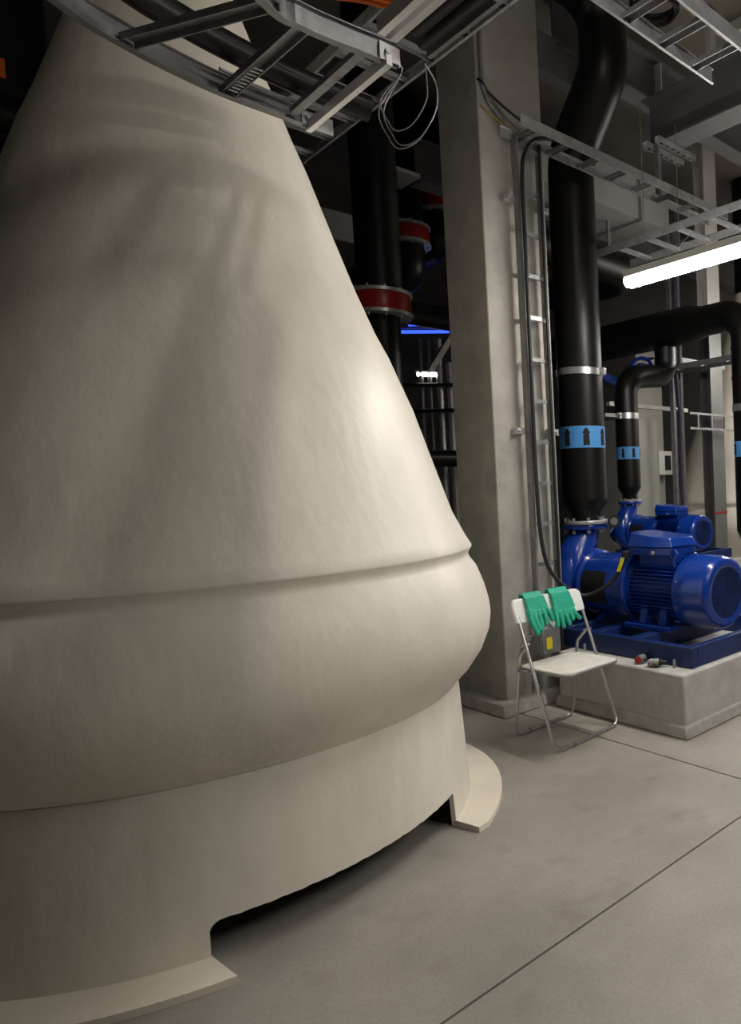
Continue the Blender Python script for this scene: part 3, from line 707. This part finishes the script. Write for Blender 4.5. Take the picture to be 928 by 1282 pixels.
solo('thin_cable', MB().tube(bez([(2.80, 3.395, 3.44), (2.795, 3.395, 3.2), (2.795, 3.392, 2.4), (2.797, 3.392, 1.5), (2.797, 3.392, 0.5), (2.797, 3.392, 0.16)], 8), 0.010, 8), M_dark,
     'straight black cable running down the right rail of the vertical ladder', 'cable', (2.797, 3.392, 0.16))
solo('column_conduit', MB().tube(bez([(2.462, 3.472, 4.90), (2.462, 3.472, 4.0), (2.462, 3.472, 3.76), (2.475, 3.472, 3.66), (2.52, 3.472, 3.595), (2.60, 3.472, 3.535)], 8), 0.012, 10), M_galvd,
     'grey conduit bending down the top of the concrete column', 'conduit')
solo('column_cable', MB().tube(bez([(2.447, 3.66, 3.76), (2.447, 3.48, 3.72), (2.50, 3.465, 3.66), (2.60, 3.42, 3.58), (2.70, 3.39, 3.53), (2.80, 3.36, 3.50)], 8), 0.008, 8), M_dark,
     'black cable crossing from the column to the ladder beside it', 'cable')
solo('yellow_cable', MB().tube(bez([(2.445, 3.52, 3.62), (2.47, 3.474, 3.56), (2.58, 3.465, 3.52), (2.66, 3.47, 3.47), (2.665, 3.474, 3.35), (2.668, 3.476, 3.2)], 8), 0.005, 6), mat('dull_yellow', (0.35, 0.26, 0.05), 0.5),
     'thin yellowish cable tied at the top of the vertical ladder', 'cable')
solo('orange_cable', MB().tube(bez([(0.93, 2.12, 2.80), (1.00, 1.975, 2.755), (1.072, 1.885, 2.722), (1.135, 1.806, 2.706), (1.187, 1.742, 2.712), (1.25, 1.66, 2.75), (1.40, 1.5, 2.85)], 8), 0.011, 8), M_orange,
     'orange cable sagging above the curved ladder end', 'cable')
solo('yellow_edged_cable', MB().tube(bez([(0.93, 2.12, 2.818), (1.00, 1.975, 2.772), (1.072, 1.885, 2.740), (1.135, 1.806, 2.722), (1.187, 1.742, 2.722), (1.25, 1.66, 2.76), (1.40, 1.5, 2.87)], 8), 0.006, 8), mat('amber_cable', (0.75, 0.42, 0.03), 0.45),
     'thin amber cable lying on the sagging orange cable', 'cable')
solo('black_hose', MB().tube(bez([(0.20, 2.05, 2.72), (0.50, 2.28, 2.715), (0.66, 2.355, 2.71), (0.87, 2.395, 2.70), (1.04, 2.40, 2.69), (1.22, 2.38, 2.68)], 8), 0.042, 16), M_blackp,
     'thick black hose lying on the curved ladder in front of the tank', 'hose', (0.6, 2.3, 2.66))
for i, (dy, dr, lab) in enumerate(((0.0, 1.0, 'largest grey wire loop hanging under the curved ladder end'), (0.012, 0.93, 'middle grey wire loop hanging under the curved ladder end'), (-0.015, 0.80, 'smallest grey wire loop hanging under the curved ladder end'))):
    pts = [(1.175, 2.07, 2.66), (1.125, 2.13, 2.55), (1.135, 2.10, 2.46), (1.155, 2.075, 2.425), (1.195, 2.03, 2.45), (1.235, 1.99, 2.54), (1.238, 1.985, 2.62), (1.222, 2.0, 2.655)]
    c = V3((1.18, 2.06, 2.66)); pp = [c+(V3(p)-c)*dr+V3((dy, dy*0.5, 0)) for p in pts]
    pp[0] = V3((1.10, 1.95, 2.61)); pp[-1] = V3((1.14, 1.88, 2.60)); pp.insert(1, V3((1.16, 2.05, 2.645)))
    solo('wire_loop', MB().tube(bez(pp, 6), 0.0019, 6), M_wire, lab, 'wire', group='grey wire loops')

# ================================================================== JUNCTION BOX on the column foot
t = thing('junction_box', 'grey junction box with a yellow tag behind the chair', 'junction box', (2.650, 3.40, 0.30))
part('box_body', MB().box((2.592, 3.34, 0.33), (2.740, 3.404, 0.50)), M_galvd, t, True, 0.006)
part('box_lid', MB().box((2.597, 3.332, 0.335), (2.735, 3.34, 0.495)), M_galvd, t, True, 0.003)
yt = rrect(2.625, 2.668, 0.365, 0.44, 0.012, 0.012)
part('yellow_tag', MB().prism([(x, 3.331, z) for x, z in yt], (0, -0.002, 0)), M_yellow, t, label='yellow tag')
part('white_tag', MB().prism([(2.655, 3.331, 0.53), (2.685, 3.331, 0.49), (2.705, 3.331, 0.53), (2.705, 3.331, 0.56), (2.655, 3.331, 0.56)], (0, -0.002, 0)), M_boxl, t)

# ================================================================== HOSE COUPLINGS on the plinth
def coupling(p, yaw, label, red):
    t = thing('hose_coupling', label, 'coupling', (p[0], p[1], PB+0.0), 'loose hose couplings')
    c = V3((p[0], p[1], PB+0.024)); d = V3((cos(yaw), sin(yaw), 0))
    def seg(name, a0, a1, r0, r1, m): part(name, MB().tube([c+d*a0, c+d*a1], [r0, r1], 16), m, t)
    seg('coupling_body', -0.028, 0.022, 0.0235, 0.0235, M_galvd)
    seg('collar', 0.0221, 0.036, 0.019, 0.019, M_dark)
    seg('hose_tail', 0.0361, 0.066, 0.015, 0.013, M_dark)
    seg('plug', -0.040, -0.0281, 0.019, 0.019, M_red if red else M_galvd)
    s = V3((-d.y, d.x, 0))
    for k_ in (-1, 1): part('cam_lever', MB().tube([c+s*0.0245*k_-d*0.01, c+s*0.034*k_+d*0.03-V3((0, 0, 0.015))], 0.005, 6), M_dark, t)
coupling((2.79, 2.70), radians(10), 'silver hose coupling with a red end on the plinth edge', True)
coupling((2.77, 2.575), radians(-55), 'silver and black hose coupling nearer the plinth corner', False)

# ================================================================== STEEL BEAMS under the ceiling
def ibeam(label, axis, a0, a1, s, z0, z1, fw=0.2, stiff=()):
    def P(a, ss, zz): return (a, ss, zz) if axis == 'x' else (ss, a, zz)
    t = thing('steel_beam', label, 'beam', P((a0+a1)/2, s, z0), 'grey steel ceiling beams')
    part('bottom_flange', MB().box(P(a0, s-fw/2, z0), P(a1, s+fw/2, z0+0.016)), M_beam, t, False)
    part('top_flange', MB().box(P(a0, s-fw/2, z1-0.016), P(a1, s+fw/2, z1)), M_beam, t, False)
    part('web', MB().box(P(a0, s-0.006, z0+0.016), P(a1, s+0.006, z1-0.016)), M_beam, t, False)
    for a in stiff: part('stiffener', MB().box(P(a-0.005, s-fw/2+0.006, z0+0.016), P(a+0.005, s+fw/2-0.006, z1-0.016)), M_beaml, t, False)
ibeam('near grey steel beam crossing the upper right corner', 'y', -4.8, 3.62, 4.085, 3.90, 4.26)
ibeam('steel beam running right from behind the black pipe bend', 'x', 3.25, 8.9, 3.75, 4.36, 4.72, 0.16, (4.30, 5.6))
solo('beam_stub', MB().box((2.90, 3.70, 4.15), (3.6, 3.80, 4.40)), M_beam, 'short grey beam stub joining the top of the concrete column', 'beam', smooth=False)
ibeam('far steel beam below the ceiling over the rear pump', 'x', 3.25, 8.9, 5.6, 4.0, 4.36, 0.18)

# slotted hanger channels under the near beam
t = thing('hanger_channel', 'slotted hanger channels bolted under the near steel beam', 'bracket', (4.1, 3.4, 3.80))
for y in (3.40, 3.52):
    part('channel', chan((3.90, y, 3.855), (4.33, y, 3.855), w_=0.021, h=0.04), M_galv, t, False)
    for q in range(6): part('slot', MB().box((3.93+q*0.065, y-0.007, 3.8545), (3.965+q*0.065, y+0.007, 3.857)), M_black, t, False)
part('drop_rod', MB().box((3.93, 3.42, 3.48), (3.96, 3.46, 3.86)), M_galvd, t, False)

# ================================================================== BACKGROUND, right side
t = thing('steel_column', 'slim pale steel column in front of the distant tank', 'column', (5.72, 4.36, 0))
for z0, z1, nm, mm in ((0, 2.9, 'lower_shaft', M_post), (2.9, 4.95, 'lit_upper_shaft', M_beaml)):  # upper shaft paler: light from the lamps above put into its colour
    part(nm, MB().box((5.622, 4.30, z0), (5.826, 4.314, z1)).box((5.622, 4.42, z0), (5.826, 4.434, z1)).box((5.718, 4.314, z0), (5.73, 4.42, z1)), mm, t, False)
part('marker_strap', MB().box((5.615, 4.294, 1.02), (5.833, 4.30, 1.035)), M_red, t, False, label='thin red strap')
t = thing('metal_cabinet', 'tall grey metal cabinet behind the rear pump', 'cabinet', (5.245, 5.17, 0))
part('body', MB().box((5.03, 4.9, 0), (5.46, 5.45, 2.03)), M_cab, t, True, 0.006)
o = part('door', MB().box((5.045, 4.885, 0.08), (5.445, 4.899, 2.01)), M_cab, t, True, 0.004)
part('handle', MB().box((5.40, 4.87, 1.0), (5.42, 4.884, 1.12)), M_dark, o, True, 0.003)
t = thing('wall_panel', 'small pale control box with a dark screen near the rear ladder', 'control box', (6.0, 5.32, 1.47))
part('box_body', MB().box((5.86, 5.26, 1.45), (6.10, 5.40, 1.72)), M_boxl, t, False)
part('screen', MB().box((5.96, 5.255, 1.50), (6.06, 5.26, 1.67)), M_screen, t, False)
solo('pillar_wall', MB().box((5.70, 5.41, 0), (6.12, 5.6, 3.2)), M_wall, 'pale partition panel behind the grey cabinet', 'partition', smooth=False)
t = thing('vertical_cable_ladder', 'dark vertical cable ladder rising behind the rear pump', 'cable ladder', (5.45, 4.62, 0), 'galvanised cable ladders')
for x in (5.40, 5.525): part('side_rail', MB().box((x-0.018, 4.60, 0), (x+0.018, 4.65, 4.36)), M_galvd, t, False)
copies('rung', MB().box((5.418, 4.61, -0.01), (5.507, 4.64, 0.01)), M_galvd, t, [(0, 0, z) for z in frange(0.6, 3.4, 0.3)], (0, 0, 0), False)
solo('purple_cable', MB().tube(bez([(5.44, 4.58, 0.5), (5.44, 4.58, 1.5), (5.46, 4.585, 2.0), (5.42, 4.58, 2.5), (5.43, 4.58, 3.4)], 6), 0.018, 8), M_purple, 'purple-black cable running up the rear vertical ladder', 'cable')
t = thing('side_cable_ladder', 'small cable ladder on edge crossing the steel column', 'cable ladder', (5.6, 4.22, 1.87), 'galvanised cable ladders')
for z in (1.865, 2.01): part('side_rail', MB().box((5.17, 4.215, z), (6.30, 4.235, z+0.02)), M_galvd, t, False)
copies('rung', MB().box((-0.010, 4.217, 1.885), (0.010, 4.233, 2.01)), M_galvd, t, [(x, 4.225, 1.87) for x in frange(5.3, 6.2, 0.22)], (0, 4.225, 1.87), False)
solo('white_lamp_batten', MB().box((4.75, 4.88, 2.13), (5.95, 4.93, 2.17)), M_boxl, 'slim white rail above the grey cabinet', 'rail', smooth=False)
ladder('rear cable ladder behind the manifold pipe', 'y', 3.1, 5.6, 5.15, 5.35, 2.45, frange(3.2, 5.5, 0.3), M_galvd, M_galvd, 0.05)
ladder('rear cable ladder passing behind the steel column', 'x', 5.2, 6.4, 4.68, 4.88, 2.62, frange(5.3, 6.3, 0.3), M_galvd, M_galvd, 0.05)
t = thing('valve_handwheel', 'blue valve wheel glimpsed behind the pipes', 'valve', (5.0, 4.75, 2.35))
wc = V3((4.93, 4.60, 2.47)); wn = V3((-0.7, -0.7, 0)).normalized(); ws = wn.cross(V3((0, 0, 1)))
part('wheel_rim', MB().tube([wc+ws*0.10*cos(2*pi*i/20)+V3((0, 0, 0.10*sin(2*pi*i/20))) for i in range(20)], 0.016, 8, closed=True), M_blue, t)
for a in (30, 150, 270): part('spoke', MB().tube([wc, wc+ws*0.095*cos(radians(a))+V3((0, 0, 0.095*sin(radians(a))))], 0.010, 6), M_blue, t)
part('valve_body', MB().tube([wc-wn*0.02, wc-wn*0.10], [0.045, 0.075], 20), M_blue, t)
solo('blue_pipe', MB().tube([(4.35, 4.98, 2.52), (4.95, 4.92, 2.36)], 0.045, 16), M_blue, 'short blue pipe slanting behind the thick black pipe', 'pipe')
# ceiling level pipes and ducts seen past the column ladder
o = solo('sloping_pipe', MB().tube(fillet([(3.55, 4.75, 3.45), (5.0, 4.75, 3.42), (5.0, 5.9, 3.42)], 0.3, 8), 0.17, 28), M_blackp, 'black overhead pipe running behind the thick vertical pipe', 'pipe')
for x in (3.8, 4.7): part('hanger_strap', MB().box((x-0.015, 4.74, 3.58), (x+0.015, 4.76, 3.85)), M_galvd, o, False)
t = thing('air_duct', 'pale rectangular duct above the black overhead pipe', 'duct', (4.5, 4.6, 3.9))
part('duct_body', MB().box((3.55, 4.50, 3.85), (5.30, 5.15, 4.25)), M_cab, t, False)
for x in (3.7, 5.2): part('hanger_rod', MB().tube([(x, 4.55, 4.25), (x, 4.55, 4.95)], 0.006, 6), M_galvd, t)
for x in (4.1, 4.9): part('duct_joint', MB().box((x-0.02, 4.48, 3.83), (x+0.02, 5.17, 4.27)), M_galv, t, False)
solo('cable_coil', MB().tube([(3.31+(0.135+0.012*sin(6*pi*i/120+1))*cos(8*pi*i/120), 2.86+(0.135+0.012*sin(6*pi*i/120+1))*sin(8*pi*i/120), 4.28+0.035*sin(6*pi*i/120)) for i in range(120)], 0.012, 8, closed=True), M_dark,
     'coil of black cable hanging below the ceiling', 'cable')
solo('coil_hook', MB().tube([(3.31, 2.73, 4.30), (3.31, 2.73, 4.95)], 0.005, 6), M_galvd, 'thin steel rod the cable coil hangs from', 'rod')
# hatch frame in the ceiling
t = thing('ceiling_frame', 'grey steel frame fixed under the ceiling in the top right corner', 'frame', (3.9, 2.9, 4.85))
for a, bb in (((2.9, 2.30, 4.86), (6.5, 2.38, 4.95)), ((2.9, 3.20, 4.86), (6.5, 3.28, 4.95)), ((4.6, 2.38, 4.86), (4.68, 3.20, 4.95)), ((3.6, 2.38, 4.86), (3.68, 3.20, 4.95))):
    part('frame_bar', MB().box(a, bb), M_beaml, t, False)
solo('white_post', MB().box((4.32, 3.20, 4.27), (4.40, 3.24, 4.95)), M_beaml, 'short white hanger post above the near steel beam', 'post', smooth=False)

# ================================================================== BACKGROUND between the tank and the column
def flanged_pipe(x, y, r, z0, z1, zf, label, rf=None, below=None, elbow=False):
    t = thing('flanged_pipe', label, 'pipe', (x, y, z0), 'black pipes with red flanges')
    rf = rf or r*1.42
    part('upper_pipe', MB().lathe([(r, zf+0.085), (r, z1)], (x, y, 0), 'z', 32), M_blackp, t)
    if elbow: part('elbow', MB().tube(fillet([(x, y, zf-0.085), (x, y, z0), (x-0.1, 9.5, z0)], 0.2, 8), r, 28), M_blackp, t)
    else: part('lower_pipe', MB().lathe([((below or r), z0), ((below or r), zf-0.085)], (x, y, 0), 'z', 32), M_blackp, t)
    for s in (-1, 1):
        zz = zf+s*0.075
        part('steel_flange', MB().lathe([(r*0.8, zz-0.012), (rf, zz-0.012), (rf, zz+0.012), (r*0.8, zz+0.012)], (x, y, 0), 'z', 40), M_galv, t)
    part('red_valve_ring', MB().lathe([(r*0.7, zf-0.062), (rf*0.93, zf-0.062), (rf*0.95, zf-0.03), (rf*0.95, zf+0.03), (rf*0.93, zf+0.062), (r*0.7, zf+0.062)], (x, y, 0), 'z', 36), M_red, t, label='red valve body between the flanges')
    copies('flange_stud', MB().tube([(0, 0, -0.11), (0, 0, 0.11)], 0.010, 8), M_galvd, t, [(x+rf*0.86*cos(2*pi*i/10), y+rf*0.86*sin(2*pi*i/10), zf) for i in range(10)], (0, 0, 0))
    return t
flanged_pipe(2.53, 4.92, 0.155, 0, 4.9, 2.715, 'big black pipe with a red flanged valve right behind the tank', 0.215, 0.125)
flanged_pipe(3.33, 5.93, 0.14, 3.30, 4.9, 3.66, 'black pipe with a red flange half hidden behind the big one', 0.20, elbow=True)
flanged_pipe(3.72, 6.05, 0.14, 3.70, 4.9, 4.08, 'black pipe with a red flange beside the concrete column edge', 0.20, elbow=True)
def hung(name, mb, m, label, cat, rods, **kw):
    o = solo(name, mb, m, label, cat, **kw)
    for (x, y, z0, z1) in rods: part('hanger_rod', MB().tube([(x, y, z0), (x, y, z1)], 0.006, 6), M_galvd, o)
    return o
hung('cross_pipe', MB().tube([(2.60, 5.50, 2.86), (4.3, 5.50, 2.86)], 0.10, 20), M_blackp, 'black cross pipe level with the red valve', 'pipe', ((3.9, 5.5, 2.95, 4.95), (4.2, 5.5, 2.95, 4.95)))
hung('low_cross_pipe', MB().tube([(3.2, 6.3, 1.68), (5.0, 6.3, 1.68)], 0.085, 20), M_blackp, 'low black pipe crossing the gap beside the column', 'pipe', ((4.6, 6.3, 0.0, 1.62), (4.9, 6.3, 0.0, 1.62)))
solo('diagonal_strut', MB().box((-0.025, -0.02, 0), (0.025, 0.02, 0.70)), M_galv, 'pale diagonal steel strut in the gap beside the column', 'strut', (0, 0, 0), smooth=False)
st = bpy.data.objects['diagonal_strut']; st.location = (3.36, 5.72, 2.44)
st.rotation_mode = 'QUATERNION'; st.rotation_quaternion = V3((0, 0, 1)).rotation_difference(V3((0.24, -0.20, 0.48)).normalized())
t = thing('blue_tube_lamp', 'blue glowing tube lamp in the dark gap beside the column', 'lamp', (4.2, 7.1, 3.07))
part('tube', MB().tube([(3.70, 7.40, 3.10), (4.55, 6.60, 3.10)], 0.018, 10), M_lampb, t)
part('tube', MB().tube([(4.00, 7.20, 3.19), (4.55, 6.68, 3.19)], 0.016, 10), M_lampb, t)
part('housing', MB().tube([(3.68, 7.42, 3.145), (4.57, 6.61, 3.145)], 0.014, 8), M_galvd, t)
for (x, y) in ((3.75, 7.36), (4.5, 6.67)): part('hanger_rod', MB().tube([(x, y, 3.15), (x, y, 4.95)], 0.006, 6), M_galvd, t)
t = thing('white_tube_lamp', 'short white tube lamp far back in the gap', 'lamp', (4.08, 7.0, 2.62))
part('tube', MB().tube([(3.97, 7.02, 2.625), (4.10, 6.87, 2.615)], 0.022, 10), M_lampw, t)
part('housing', MB().tube([(3.96, 7.03, 2.66), (4.11, 6.86, 2.65)], 0.014, 8), M_galvd, t)
for i, (x, y, r, m, lab) in enumerate(((4.00, 7.0, 0.026, M_galvd, 'thin grey riser pipe in the dark gap, nearest the tank'), (4.06, 6.93, 0.022, M_galvd, 'thin grey riser pipe in the middle of the gap'), (4.135, 6.86, 0.035, M_galv, 'brighter grey riser pipe in the gap'))):
    solo('riser_pipe', MB().tube([(x, y, 0), (x, y, 3.0)], r, 12), m, lab, 'pipe', group='thin riser pipes')
solo('pale_post', MB().box((4.205, 6.78, 0), (4.30, 6.84, 2.75)), M_pale, 'pale upright post beside the column edge', 'post', smooth=False)
for z, lab in ((2.47, 'upper dark rail crossing the gap beside the column'), (2.20, 'lower dark rail crossing the gap beside the column')):
    solo('gap_rail', MB().tube([(3.6, 6.95, z), (4.7, 6.40, z+0.03)], 0.022, 8), M_blackp, lab, 'rail', group='dark rails in the gap')
solo('grey_plate', MB().box((3.30, 7.70, 4.12), (3.72, 7.74, 4.42)), M_boxl, 'small pale plate high up right of the tank edge', 'plate', smooth=False)
solo('shelf_edge', MB().box((2.69, 5.30, 3.92), (3.12, 5.62, 3.95)), M_galv, 'thin pale metal edge high beside the big black pipe', 'bracket', smooth=False)
# far left behind the tank
t = thing('left_pipe', 'dark vertical pipe in the top left corner behind the tank', 'pipe', (0.72, 6.0, 0))
part('pipe_run', MB().tube([(0.72, 6.0, 0), (0.72, 6.0, 4.9)], 0.26, 28), M_blackp, t)
part('orange_glow_patch', MB().box((0.66, 5.725, 3.88), (0.745, 5.745, 3.99)), M_orange, t, False, label='small orange patch for a glow')  # orange box added in place of a glow spot
solo('left_cross_pipe', MB().tube([(-1.5, 5.2, 3.45), (1.1, 5.2, 3.45)], 0.10, 16), M_blackp, 'dark horizontal pipe behind the tank at the left edge', 'pipe')
